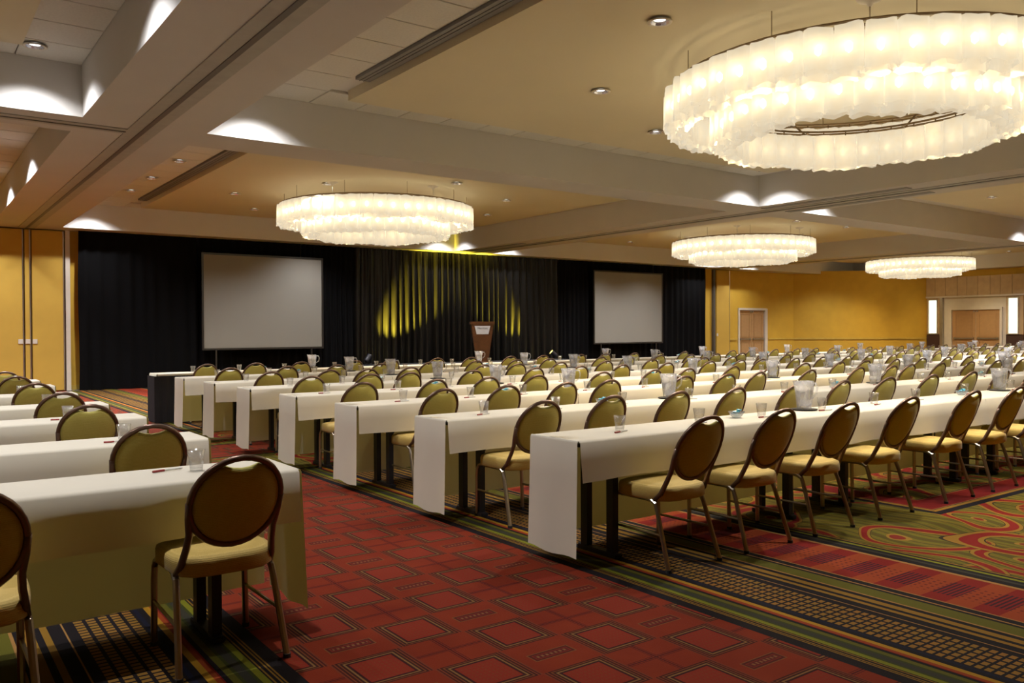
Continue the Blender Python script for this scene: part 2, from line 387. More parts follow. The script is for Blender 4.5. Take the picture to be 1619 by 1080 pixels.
S(wallbox('wall_left', ((XL, Y0), (XL, YW)), 0, ZS, m_yellow)); S(wallbox('wall_front', ((XQ, Y0), (XL, Y0)), 0, ZS, m_yellow))
# chair rails and baseboards
S(obj('trim_1', B(27.5, DX0-.08, YW-.03, YW, .94, 1.02, bev=.008), m_railp)); S(obj('trim_2', B(DX1+.08, XC, YW-.03, YW, .94, 1.02, bev=.008), m_railp))
bm = wallbox('trim_3', ((XC-.02, YW-.03), (XQ-.03, YQ-.02)), .94, 1.02, m_railp, .03); S(bm)
S(obj('baseboard_back', B(XL, DX0-.08, YW-.025, YW, 0, .12), m_railp))
# left air-wall panels (folded partition doors) beside the drape
aw = empty('partition_panel', (2.1, YW-.14, 0), 'wide yellow folding-partition panel left of the double seam at far left', 'partition')
def airpanel(par, x0, x1, px, handle):
    obj('panel', B(x0-px, x1-px, 0, .10, .02, ZS-.03, bev=.006), m_yellow2, par)
    obj('edge_trim', B(x1-px-.004, x1-px+.018, -.006, .10, .02, ZS-.03), m_metal, par)
    if handle is not None:
        h = obj('latch_plate', B(handle-px-.05, handle-px+.05, -.014, 0, 1.13, 1.24, bev=.004), m_trimw, par)
        b2 = bmesh.new(); lathe(b2, [(.0, -.004), (.022, -.004), (.022, 0)], 12); bmesh.ops.rotate(b2, verts=b2.verts, matrix=Matrix.Rotation(PI/2, 3, 'X')); bmesh.ops.translate(b2, verts=b2.verts, vec=(handle-px, -.014, 1.185)); obj('keyhole', b2, m_dark, h)
airpanel(aw, .2, 2.31, 2.1, 2.26)
a2 = empty('partition_panel', (2.4, YW-.14, 0), 'narrow yellow filler strip between the two dark partition seams, far left', 'partition'); airpanel(a2, 2.355, 2.455, 2.4, 2.405)
a3 = empty('partition_panel', (2.9, YW-.14, 0), 'yellow folding-partition panel between the double seam and the black drape', 'partition'); airpanel(a3, 2.50, 3.15, 2.9, 2.55)
a4 = empty('partition_panel', (27, YW-.14, 0), 'narrow yellow partition panel right of the black drape, before the small door', 'partition'); airpanel(a4, 26.56, 27.35, 27, 26.6)
S(obj('trim_4', B(3.20, 3.30, YW-.12, YW, 0, ZS), m_trimw)); S(obj('trim_5', B(26.42, 26.53, YW-.10, YW, 0, ZS), m_dark))
# double doors
def double_door(name, W, H, panels=True, dark=False):
    """faces -Y, origin at the floor centre"""
    r = bpy.data.objects.new(name, None); C.objects.link(r); S(r)
    fr = bmesh.new(); t = .09
    box(fr, -W/2-t, -W/2, -.05, .10, 0, H+t); box(fr, W/2, W/2+t, -.05, .10, 0, H+t); box(fr, -W/2, W/2, -.05, .10, H, H+t)
    obj('door_frame', fr, m_trimw, r)
    for s in (-1, 1):
        x0, x1 = (-W/2+.01, -.008) if s < 0 else (.008, W/2-.01)
        lf = bmesh.new(); box(lf, x0, x1, .02, .07, .02, H-.01)
        L = obj('door_leaf', lf, m_doorw, r)
        for z0, z1 in ((.15, .85), (1.05, H-.15)):
            pn = bmesh.new(); a, b_ = x0+.12, x1-.12
            for q in ((a, b_, z0, z0+.03), (a, b_, z1-.03, z1), (a, a+.03, z0, z1), (b_-.03, b_, z0, z1)): box(pn, q[0], q[1], .006, .02, q[2], q[3])
            box(pn, a+.05, b_-.05, .010, .02, z0+.05, z1-.05)
            obj('door_panel', pn, m_doorw, L)
        pb = bmesh.new(); box(pb, x0+.06, x1-.06, -.045, -.02, .96, 1.01, bev=.006); box(pb, x0+.06, x0+.12, -.03, .02, .94, 1.03); box(pb, x1-.12, x1-.06, -.03, .02, .94, 1.03)
        obj('push_bar', pb, m_metal, L)
        cl = bmesh.new(); box(cl, (-.10 if s < 0 else .03), (-.03 if s < 0 else .10), -.02, .02, H-.09, H-.03, bev=.006); obj('door_closer', cl, m_metal, L)
    return r
d = double_door('door_1', 1.66, 2.2); d.location = (28.98, YW+.02, 0)
S(obj('trim_6', B(29.90, 29.99, YW-.02, YW+.12, 0, 2.28), m_trimw))
# right-hand entrance on the right wall
RX = XQ
ew = empty('entrance_surround', (RX, 16.6, 0), 'white painted entrance surround with pale wood header around the right double doors', 'door surround')
def rbox(d0, d1, ya, yb, z0, z1, bev=0, ):     # depth d from the right wall towards the room, Y relative
    return B(-d1, -d0-.006, ya-16.6, yb-16.6, z0, z1, bev=bev)
obj('white_wall', rbox(.0, .05, 15.45, 18.02, 0, 2.72), m_trimw, ew)
wy = 18.68
k = 0
while wy > 8:
    ww = .17+.05*((k*7) % 3); obj('wood_plank', rbox(.0, .12+.012*(k % 2), wy-ww+.006, wy, 2.76, 3.56), m_woodp, ew); wy -= ww; k += 1
obj('header_trim', rbox(.0, .16, 8, 18.68, 2.70, 2.77), m_trimw, ew)
for i, (ya, yb) in enumerate(((18.02, 18.66), (14.80, 15.45), (10.9, 11.6))):
    obj('wood_panel', rbox(.0, .10, ya, yb, 1.15, 2.70, bev=.01), m_woodp, ew); obj('dark_wainscot', rbox(.0, .10, ya, yb, 0, 1.14), m_darkw, ew)
    c = (ya+yb)/2+.04
    s_ = empty('light_sconce', (RX-.10, c, 1.9), ['tall glowing rectangular wall sconce left of the right-hand double doors', 'tall glowing rectangular wall sconce right of the right-hand double doors', 'tall glowing wall sconce farther right along the entrance wall'][i], 'wall light')
    fr = bmesh.new()
    for q in ((-.20, .20, -.74, -.70), (-.20, .20, .70, .74), (-.20, -.165, -.70, .70), (.165, .20, -.70, .70)): box(fr, -.06, 0, q[0], q[1], q[2], q[3])
    obj('sconce_frame', fr, m_trimw, s_); obj('sconce_glass', B(-.045, -.02, -.165, .165, -.70, .70), m_sconce, s_)
obj('post', rbox(.0, .2, 17.95, 18.06, 0, 2.70), m_metal, ew)
d2 = double_door('door_2', 1.92, 2.17); d2.location = (RX-.08, 16.64, 0); d2.rotation_euler = (0, 0, -PI/2)

# ------------------------------------------------------------------ downlights
dl_proto = None
def downlight(x, y, z, label, group, power=1.0, spot=True, size=1.15):
    global dl_proto
    if dl_proto is None:
        r = empty('recessed_downlight', (0, 0, 0))
        b_ = bmesh.new(); lathe(b_, [(.085, .0), (.115, -.004), (.118, .0), (.118, .004)], 20); obj('trim_ring', b_, m_trimw, r, True)
        b_ = bmesh.new(); lathe(b_, [(.088, -.002), (.075, .02), (.05, .026)], 20, flute=.02, nf=10); obj('reflector', b_, m_refl, r)
        b_ = bmesh.new(); disc(b_, .055, .024, 12); bmesh.ops.reverse_faces(b_, faces=b_.faces); obj('lamp', b_, m_lens, r)
        dl_proto = r; o = r
    else: o = copy_tree(dl_proto)
    o.location = (x, y, z-.028); tag(o, label, 'ceiling light', group)
    if spot:
        L = bpy.data.lights.new('downlight_beam', 'SPOT'); L.energy = DOWN_W*power; L.color = COOL; L.spot_size = size; L.spot_blend = 1; L.shadow_soft_size = .04
        lo = bpy.data.objects.new('downlight_beam', L); C.objects.link(lo); lo.parent = o; lo.location = (0, 0, -.02)
    return o
bayname = {0: 'far left', 1: 'first', 2: 'second', 3: 'third'}
def dl(i, j, x, y, z, tagw, p=1.0, size=2.2):
    nm = {(0, 0): 'near left-hand coffer', (0, 1): 'far left-hand coffer', (1, 0): 'coffer of the nearest chandelier', (1, 1): 'coffer of the left chandelier',
          (2, 0): 'near coffer of the second bay', (2, 1): 'coffer of the third chandelier', (3, 0): 'near right-hand coffer', (3, 1): 'coffer of the farthest chandelier'}[(i, j)]
    downlight(x, y, z, 'recessed downlight '+tagw+', '+nm, 'recessed ceiling downlights', p, True, size)
for i, (x0, x1) in enumerate(CX):
    for j, (y0, y1) in enumerate(CYb):
        bright = (2.3 if j else .25) if i < 2 else (4.5 if i == 2 else 2.6)
        cx = 8.55+12.02*(i-1); cy = 17.2 if j else 5.9
        if i == 0:
            for q, yy in enumerate((y1-.50, y1-3.6, y1-6.7) if j else (y1-.50, y1-3.4, y1-6.4)):
                dl(i, j, 1.17, yy, ZT, ORD[q+1]+' from the far end, right side', (8 if q else 2.5) if j else (2.8 if q == 0 else .25))
                dl(i, j, -1.9, yy, ZP, ORD[q+1]+' from the far end, middle', 5 if j else (1.6 if q == 0 else .1))
            continue
        dl(i, j, x0+.55, y1-.52, ZT, 'in the far left corner', .6)
        if i < 3 or j == 0: dl(i, j, x1-.56, y1-.52, ZT, 'in the far right corner', .6)
        for q, yy in enumerate((15.3, 17.3, 19.1) if j else (8.4, 5.6, 3.2)):
            if not (j == 0): dl(i, j, x0+.93, yy, ZT, nth(q+1)+' along the left tile strip', 1.6)
        for q in range(8):
            a = (q*45+22)*PI/180; rr = 3.0
            x, y = cx+rr*math.cos(a), cy+rr*math.sin(a)
            if i == 1 and j == 0:
                x, y = [(10.9, 8.0), (8.94, 8.65), (6.87, 7.56), (5.77, 5.53), (6.1, 3.3), (8.0, 2.1), (10.4, 2.4), (11.6, 4.9)][q]
            if i == 1 and j == 1: x, y = [(11.9, 17.3), (11.2, 19.6), (9.0, 20.6), (6.8, 19.6), (5.7, 17.6), (6.8, 15.4), (8.84, 13.9), (10.9, 15.1)][q]
            if i == 2 and j == 1 and y < 15.2: y = 13.6
            if x < x1-.7 and y < y1-.75 and x+y < 51.5:
                dl(i, j, x, y, ZP, nth(q+1)+' around the glass ring', (.2 if j and y < 15.2 else .8)*bright)

# ------------------------------------------------------------------ chandeliers
def shade_bm(seed, w_=.118, h=.385):
    rnd = random.Random(seed); bm = bmesh.new(); n = 14; rings = []
    for z, s in ((0, .96), (-h*.35, 1.0), (-h*.75, 1.0), (-h, 1.05)):
        ring = []
        for k in range(n):
            a = 2*PI*k/n; c, s_ = math.cos(a), math.sin(a)
            q = (abs(c)**3.5+abs(s_)**3.5)**(-1/3.5)
            wob = 1+(.06*math.sin(3*a+seed) if z < -h*.5 else .03*math.sin(2*a+seed))
            dz = (.014*math.sin(4*a+seed*2)) if z == -h else (.008*math.sin(3*a+seed) if z == 0 else 0)
            ring.append(bm.verts.new((w_*s*q*c*wob, w_*.62*s*q*s_*wob, z+dz)))
        rings.append(ring)
    for a, b in zip(rings, rings[1:]):
        for k in range(n): bm.faces.new((a[k], a[(k+1) % n], b[(k+1) % n], b[k]))
    return bm
shade_me = []
for sd in range(4):
    o = obj('glass_shade', shade_bm(sd+1), m_shade, None, True); shade_me.append(o.data); bpy.data.objects.remove(o)
bb = bmesh.new(); bmesh.ops.create_icosphere(bb, subdivisions=1, radius=.032); [setattr(v.co, 'z', v.co.z*1.7) for v in bb.verts]; o = obj('bulb', bb, m_bulb, None, True); bulb_me = o.data; bpy.data.objects.remove(o)
def chandelier(x, y, label, sc_=1.0, zt=4.01, sz=1.0):
    r = empty('ring_chandelier', (x, y, ZP), label, 'chandelier', 'two-tier glass ring chandeliers')
    g0 = zt-ZP
    rows = ((2.0, 50, 0), (1.86, 46, -.03), (1.49, 37, -.21), (1.35, 33, -.24))
    for ri, (R, n, dz) in enumerate(rows):
        R *= sc_
        for k in range(n):
            a = 2*PI*(k+.5*(ri % 2))/n; o = bpy.data.objects.new('glass_shade', shade_me[(k*3+ri) % 4]); C.objects.link(o); o.parent = r
            o.location = (R*math.cos(a), R*math.sin(a), g0+dz); o.rotation_euler = (0, 0, a+PI/2+.25*math.sin(k*2.3)); o.scale = (1.06, 1, 1+.05*math.sin(k*5.1))
            if ri in (0, 2):
                b_ = bpy.data.objects.new('bulb', bulb_me); C.objects.link(b_); b_.parent = o; b_.location = (0, 0, -.19)
    for ri, R in enumerate((2.0, 1.86, 1.49, 1.35)):
        R *= sc_; z = g0+(.03 if ri < 2 else -.18); b_ = bmesh.new(); tube(b_, [(R*math.cos(t*PI/24), R*math.sin(t*PI/24), z) for t in range(48)], .013, 6, closed=True)
        nn = rows[ri][1]
        for t in range(nn):
            a = 2*PI*(t+.5*(ri % 2))/nn; box(b_, R*math.cos(a)-.006, R*math.cos(a)+.006, R*math.sin(a)-.006, R*math.sin(a)+.006, z-.05, z)
        obj('hanging_ring', b_, m_bronze, r)
    b_ = bmesh.new()
    for t in range(8):
        a = t*PI/4+.2; c, s_ = math.cos(a)*sc_, math.sin(a)*sc_
        tube(b_, [(2.0*c, 2.0*s_, g0+.03), (1.86*c, 1.86*s_, g0+.03), (1.49*c, 1.49*s_, g0-.18), (1.35*c, 1.35*s_, g0-.18)], .012, 6)
    obj('strut_frame', b_, m_bronze, r)
    for t in range(10):
        a = t*PI/5+.15; b_ = bmesh.new(); tube(b_, [(1.93*sc_*math.cos(a), 1.93*sc_*math.sin(a), g0+.03), (1.93*sc_*math.cos(a), 1.93*sc_*math.sin(a), 0)], .004, 5); obj('suspension_cable', b_, m_bronze, r)
    for a in (-1.35, -2.55, .2, 1.9):
        b_ = bmesh.new(); lathe(b_, [(.001, -.075), (.02, -.07), (.03, -.045), (.10, -.02), (.115, 0)], 18); bmesh.ops.translate(b_, verts=b_.verts, vec=(1.75*math.cos(a), 1.75*math.sin(a), 0)); 
        tube(b_, [(1.75*math.cos(a), 1.75*math.sin(a), -.07), (1.75*math.cos(a), 1.75*math.sin(a), g0+.03)], .008, 6)
        obj('canopy', b_, m_trimw, r, True)
    for t in range(8):
        a = t*PI/4; L = bpy.data.lights.new('chandelier_lamp', 'SPOT'); L.energy = BULB_W; L.color = WARM; L.spot_size = 2.95; L.spot_blend = .6; L.shadow_soft_size = .05
        lo = bpy.data.objects.new('chandelier_lamp', L); C.objects.link(lo); lo.parent = r; R = 1.66*sc_
        lo.location = (R*math.cos(a), R*math.sin(a), g0-.20)
    return r
chandelier(8.36, 5.08, 'largest and nearest two-tier chandelier of glowing frosted glass, upper right')
chandelier(8.30, 16.25, 'frosted glass ring chandelier in front of the black drape, left of centre')
chandelier(20.41, 16.2, 'third ring chandelier of frosted glass, right of the drape\'s end')
chandelier(32.3, 17.1, 'smallest and farthest frosted glass chandelier, before the yellow wall', .93, 4.06)
chandelier(20.41, 5.08, 'unseen frosted glass ring chandelier added to light the second bay, right of the nearest')  # outside the camera's view; copy added for the light it gives this bay

# ------------------------------------------------------------------ stage end: drape, screens, lectern, uplights
bd = empty('stage_drape', (14.4, 22.2, 0), 'tall black pipe-and-drape backdrop across the far wall', 'curtain')
def drape(x0, x1, amp, per, mat, seed, z1=3.812, y=0):
    rnd = random.Random(seed); bm = bmesh.new(); n = int((x1-x0)/per*6); prev = None; ph = 0
    zs = [0.01, .6, 1.3, 2.0, 2.7, 3.3, 3.6, z1]
    offs = []
    p = 0
    for i in range(n+1):
        p += (2*PI/6)*rnd.uniform(.55, 1.45); offs.append((p, rnd.uniform(.55, 1.35)))
    cols = []
    for i in range(n+1):
        x = x0+(x1-x0)*i/n; col = []
        for z in zs:
            t = z/z1; a = amp*offs[i][1]*(1.15-.55*t); yy = y+a*math.sin(offs[i][0]+.25*math.sin(z*1.3+i*.05))
            col.append(bm.verts.new((x-14.4+.012*math.sin(z*2+i), yy, z)))
        cols.append(col)
    for a, b in zip(cols, cols[1:]):
        for k in range(len(zs)-1): bm.faces.new((a[k], b[k], b[k+1], a[k+1]))
    o = obj('drape_panel', bm, mat, bd, True); return o
xs_ = [3.42, 6.3, 9.4]
for k, (a, b_, am, pe, mt) in enumerate(((3.45, 6.2, .03, .30, m_velour), (6.2, 9.0, .035, .25, m_velour), (9.0, 10.6, .05, .16, m_velour), (10.6, 13.2, .09, .23, m_satin), (13.2, 15.8, .09, .21, m_satin),
                                         (15.8, 18.2, .08, .25, m_satin), (18.2, 19.8, .05, .2, m_velour), (19.8, 22.8, .03, .3, m_velour), (22.8, 25.72, .035, .3, m_velour))):
    drape(a, b_, am, pe, mt, 20+k)
b_ = bmesh.new(); tube(b_, [(-10.9, .14, 3.74), (11.3, .14, 3.74)], .022, 8); obj('crossbar', b_, m_metal, bd)
for x in (3.5, 9.0, 13.2, 15.8, 19.8, 25.6):
    b_ = bmesh.new(); tube(b_, [(x-14.4, .16, 0.02), (x-14.4, .16, 3.78)], .02, 6); box(b_, x-14.4-.2, x-14.4+.2, .06, .26, 0, .02); obj('upright', b_, m_metal, bd)
st = empty('stage_riser', (13.7, 20.4, 0), 'low black skirted stage platform under the lectern', 'stage')
obj('deck', B(-3.9, 3.9, -1.1, 1.1, .40, .45), m_blackcloth, st)
b_ = bmesh.new()
for x in range(120):
    x0 = -3.9+x*.065; b_.faces.new([b_.verts.new(p) for p in ((x0, -1.1-.015*(x % 2), 0.01), (x0+.065, -1.1-.015*((x+1) % 2), 0.01), (x0+.065, -1.1, .44), (x0, -1.1, .44))])
obj('skirt', b_, m_blackcloth, st)
for sx in (-3.86, 3.82): obj('side_panel', B(sx, sx+.04, -1.09, 1.09, 0.0, .40), m_blackcloth, st)
def screen(x0, x1, z0, z1, label):
    r = empty('projection_screen', ((x0+x1)/2, 21.9, 0), label, 'screen'); hw = (x1-x0)/2
    b_ = B(-hw, hw, -.01, .01, z0, z1); obj('screen_fabric', b_, m_screen, r)
    f = bmesh.new(); t = .05
    for q in ((-hw-t, hw+t, z1, z1+t), (-hw-t, hw+t, z0-t, z0), (-hw-t, -hw, z0, z1), (hw, hw+t, z0, z1)): box(f, q[0], q[1], -.025, .025, q[2], q[3])
    obj('frame', f, m_tray, r)
    for s in (-1, 1):
        f = bmesh.new(); box(f, s*(hw-.3)-.02, s*(hw-.3)+.02, -.02, .02, .02, z0-t); box(f, s*(hw-.3)-.02, s*(hw-.3)+.02, -.4, .2, 0, .03); obj('leg', f, m_tray, r)
screen(6.27, 9.46, .97, 3.37, 'large pale grey projection screen at left of the black drape')
screen(19.58, 22.92, .95, 3.44, 'second projection screen, dull olive grey, at right of the black drape')
# lectern: tapered body turned a little
lc = empty('lectern', (13.55, 20.0, .45), 'dark brown tapered lectern with a white sign, on the stage', 'lectern', rz=math.radians(-30))
def frustum(bm, w0, d0, w1, d1, z0, z1, y0=0, y1=0):
    lo = [bm.verts.new((sx*w0/2, y0+sy*d0/2, z0)) for sx, sy in ((-1, -1), (1, -1), (1, 1), (-1, 1))]
    hi = [bm.verts.new((sx*w1/2, y1+sy*d1/2, z1)) for sx, sy in ((-1, -1), (1, -1), (1, 1), (-1, 1))]
    bm.faces.new(lo[::-1]); bm.faces.new(hi)
    for k in range(4): bm.faces.new((lo[k], lo[(k+1) % 4], hi[(k+1) % 4], hi[k]))
    return bm
obj('base', frustum(bmesh.new(), .52, .46, .50, .44, 0, .06), m_podium, lc)
obj('body', frustum(bmesh.new(), .34, .32, .64, .50, .06, 1.12), m_podium, lc)
obj('top', frustum(bmesh.new(), .68, .54, .70, .56, 1.12, 1.20), m_podium, lc)
sg = bmesh.new(); sl = .085
zz0, zz1 = .84, 1.08
yf = lambda z: -(.16+(.25-.16)*(z-.06)/1.06)-.008
for z0_, z1_ in ((zz0, zz1),):
    f = [sg.verts.new(p) for p in ((-.17, yf(z0_), z0_), (.17, yf(z0_), z0_), (.225, yf(z1_), z1_), (-.225, yf(z1_), z1_))]; sg.faces.new(f)
    g = [sg.verts.new((v.co.x, v.co.y+.006, v.co.z)) for v in f]; sg.faces.new(g[::-1])
    for k in range(4): sg.faces.new((f[k], g[k], g[(k+1) % 4], f[(k+1) % 4]))
bmesh.ops.recalc_face_normals(sg, faces=sg.faces)
sgo = obj('sign', sg, m_sign, lc)
tc = bpy.data.curves.new('lettering', 'FONT'); tc.body = 'Marriott'; tc.size = .085; tc.align_x = 'CENTER'; tc.extrude = .001; tc.materials.append(m_ink)
tmp = bpy.data.objects.new('tmp', tc); C.objects.link(tmp); bpy.context.view_layer.update()
to = bpy.data.objects.new('lettering', bpy.data.meshes.new_from_object(tmp.evaluated_get(bpy.context.evaluated_depsgraph_get()))); bpy.data.objects.remove(tmp); C.objects.link(to); to.parent = sgo; to.location = (0, yf(.99)-.004, .985); to.rotation_euler = (PI/2+sl, 0, 0)
def uplight(x, y, label, aim, pw):
    r = empty('stage_uplight', (x, y, .45), label, 'spotlight')
    aimv = (Vector(aim)-Vector((x, y, .62))).normalized(); q = aimv.to_track_quat('Z', 'Y').to_matrix()
    b_ = bmesh.new(); lathe(b_, [(.001, -.13), (.05, -.13), (.075, -.09), (.08, .10), (.088, .11), (.078, .11)], 16); bmesh.ops.rotate(b_, verts=b_.verts, matrix=q); bmesh.ops.translate(b_, verts=b_.verts, vec=(0, 0, .17)); obj('can', b_, m_black, r, True)
    b_ = bmesh.new(); disc(b_, .076, .105, 16); bmesh.ops.rotate(b_, verts=b_.verts, matrix=q); bmesh.ops.translate(b_, verts=b_.verts, vec=(0, 0, .17)); obj('lens', b_, m_cyell, r)
    b_ = bmesh.new(); tube(b_, [(-.11, 0, .17), (-.11, 0, .02), (.11, 0, .02), (.11, 0, .17)], .01, 6); box(b_, -.12, .12, -.06, .06, 0, .015); obj('yoke', b_, m_black, r)
    L = bpy.data.lights.new('uplight_beam', 'SPOT'); L.energy = pw; L.color = (1, .82, .06); L.spot_size = math.radians(42); L.spot_blend = .8; L.shadow_soft_size = .05
    lo = bpy.data.objects.new('uplight_beam', L); C.objects.link(lo); lo.parent = r; lo.location = Vector((0, 0, .17))+aimv*.13; lo.rotation_euler = (-aimv).to_track_quat('Z', 'Y').to_euler()
uplight(10.6, 21.35, 'left stage spotlight shining yellow up the drape', (13.3, 22.7, 3.1), 5500)
uplight(17.3, 21.35, 'right stage spotlight shining yellow up the drape', (14.7, 22.7, 3.1), 6000)

# ------------------------------------------------------------------ tables and cloths
TH = .75; TD = .45
table_p = {}
def make_table(L):
    r = empty('folding_table', (0, 0, 0))
    obj('tabletop', B(.01, L-.01, .015, TD-.015, TH-.035, TH-.012, bev=.004), m_tray, r)
    for x in (.36, L-.36):
        for y in (.11, .35):
            b_ = bmesh.new(); box(b_, x-.022, x+.022, y-.03, y+.03, .02, TH-.03); o = obj('leg', b_, m_black, r)
        obj('foot_bar', B(x-.03, x+.03, .05, .41, 0, .03, bev=.005), m_black, r)
        b_ = bmesh.new(); tube(b_, [(x, .11, .45), (x+(.3 if x < L/2 else -.3), .23, TH-.04)], .012, 6); obj('brace', b_, m_black, r)
    return r
cloth_cache = {}
def make_cloth(L, ends, seed, dark=False):
    """ends: 'L','R','' long drop at the far side and ends, short drop near"""
    rnd = random.Random(seed); bm = bmesh.new(); zt = TH+.004
    nx = max(6, int(L/.16))
    def sheet(rows):            # rows: list of lists of points
        vs = [[bm.verts.new(p) for p in r_] for r_ in rows]
        for a, b in zip(vs, vs[1:]):
            for k in range(len(a)-1): bm.faces.new((a[k], a[k+1], b[k+1], b[k]))
    X = [L*i/nx for i in range(nx+1)]
    a1, a2 = rnd.uniform(0, 6), rnd.uniform(0, 6)
    near_drop = .245
    rows = []
    # far drop bottom -> up -> top -> near drop bottom in one sheet
    prof = [(TD+.012, .10, 1), (TD+.012, .32, .8), (TD+.010, .55, .4), (TD+.006, zt-.02, .05), (TD-.006, zt-.002, 0), (TD-.03, zt, 0), (TD*.5, zt+.0005, 0), (.03, zt, 0), (.008, zt-.002, 0), (-.006, zt-.014, .0), (-.010, zt-.12, .35), (-.014, zt-near_drop, 1)]
    for (y, z, wv) in prof:
        sgn = 1 if y > TD/2 else -1
        rows.append([(x, y+sgn*wv*(.010*math.sin(x*5+a1)+.007*math.sin(x*11+a2)), z+(wv*.006*math.sin(x*3+a2) if wv == 1 else 0)) for x in X])
    sheet(rows)
    for e in ends:
        x0 = 0 if e == 'L' else L; s = -1 if e == 'L' else 1
        drop_z = .07 if e == 'L' else .09
        rr = []
        for t, z in ((0, zt), (.008, zt-.002), (.014, zt-.014), (.018, zt*.7+drop_z*.3), (.024, zt*.35+drop_z*.65), (.03, drop_z)):
            rr.append([(x0+s*(t+(.010*math.sin(j*1.1+a1)*(zt-z))), TD*j/8+(.004 if j == 0 else 0)-(.02*(zt-z) if j == 0 else -.02*(zt-z)*(j == 8)), z+(.008*math.sin(j+a2) if z < .2 else 0)) for j in range(9)])
        sheet(rr)
    bmesh.ops.remove_doubles(bm, verts=bm.verts, dist=.0015)
    return bm
def row(xa, n, L, y0, blk, ri, from_left=True, black_end=False):
    """n tables side by side starting at xa"""
    side = 'right' if from_left else 'left'
    for k in range(n):
        x = xa+k*L if from_left else xa-(k+1)*L
        if L not in table_p: table_p[L] = make_table(L); t = table_p[L]
        else: t = copy_tree(table_p[L])
        t.location = (x, y0, 0)
        tag(t, 'black-legged folding table, %s from the aisle in the %s row from the camera, %s block' % (nth(k+1), nth(ri), side), 'table', 'folding tables of the %s block' % side)
        e = ('L' if from_left else 'R') if k == 0 else ''
        key = (L, e, (k+ri) % 3)
        if key not in cloth_cache:
            c = obj('tablecloth', make_cloth(L-.004, e, hash(str(key)) % 97 if False else (k*5+ri*3+len(e))), m_cloth, None, True); cloth_cache[key] = c
        else: c = cloth_cache[key].copy(); C.objects.link(c)
        c.location = (x+.002, y0, 0)
        tag(c, 'white cloth on the %s table from the aisle, %s row from the camera, %s block' % (nth(k+1), nth(ri), side), 'tablecloth', 'white tablecloths of the %s block' % side)
RY = [3.68, 5.13, 6.58, 7.95, 9.30, 10.62, 12.02, 13.52]
XRR = 3.17; XLL = 1.50; LT = 2.48
NT_R = [4, 5, 6, 7, 8, 9, 10, 11]
NT_R = [3, 5, 6, 7, 8, 10, 11, 12]
for r_, y in enumerate(RY): row(XRR if r_ else XRR, NT_R[r_], LT, y, 'R', r_+1)
LY = [3.74, 5.16, 6.73, 8.15, 9.75, 11.35, 12.7]
NT_L = [1, 1, 1, 1, 1, 1, 1]
for r_, y in enumerate(LY): row(XLL, 2 if r_ < 3 else 2, LT, y, 'L', r_+1, from_left=False)
# black skirted end on the last right row
sk = bmesh.new(); n = 20
pts = [(-.05+.0*i, 0) for i in range(1)]
path = [(XRR+.55, RY[7]-.035), (XRR-.045, RY[7]-.035), (XRR-.045, RY[7]+TD+.05)]
vs = []
for (p, q) in zip(path, path[1:]):
    d_ = Vector(q)-Vector(p); nn = max(2, int(d_.length/.05)); nrm = Vector((-d_.y, d_.x)).normalized()
    for i in range(nn):
        t = Vector(p)+d_*i/nn+nrm*.008*(-1)**i; vs.append(t)
cols = [[sk.verts.new((t.x, t.y, z)) for z in (.01, .35, .72)] for t in vs]
for a, b_ in zip(cols, cols[1:]):
    for k in range(2): sk.faces.new((a[k], b_[k], b_[k+1], a[k+1]))
so = obj('table_skirt', sk, m_blackcloth); tag(so, 'black floor-length skirt around the aisle end of the farthest right table row', 'table skirt')

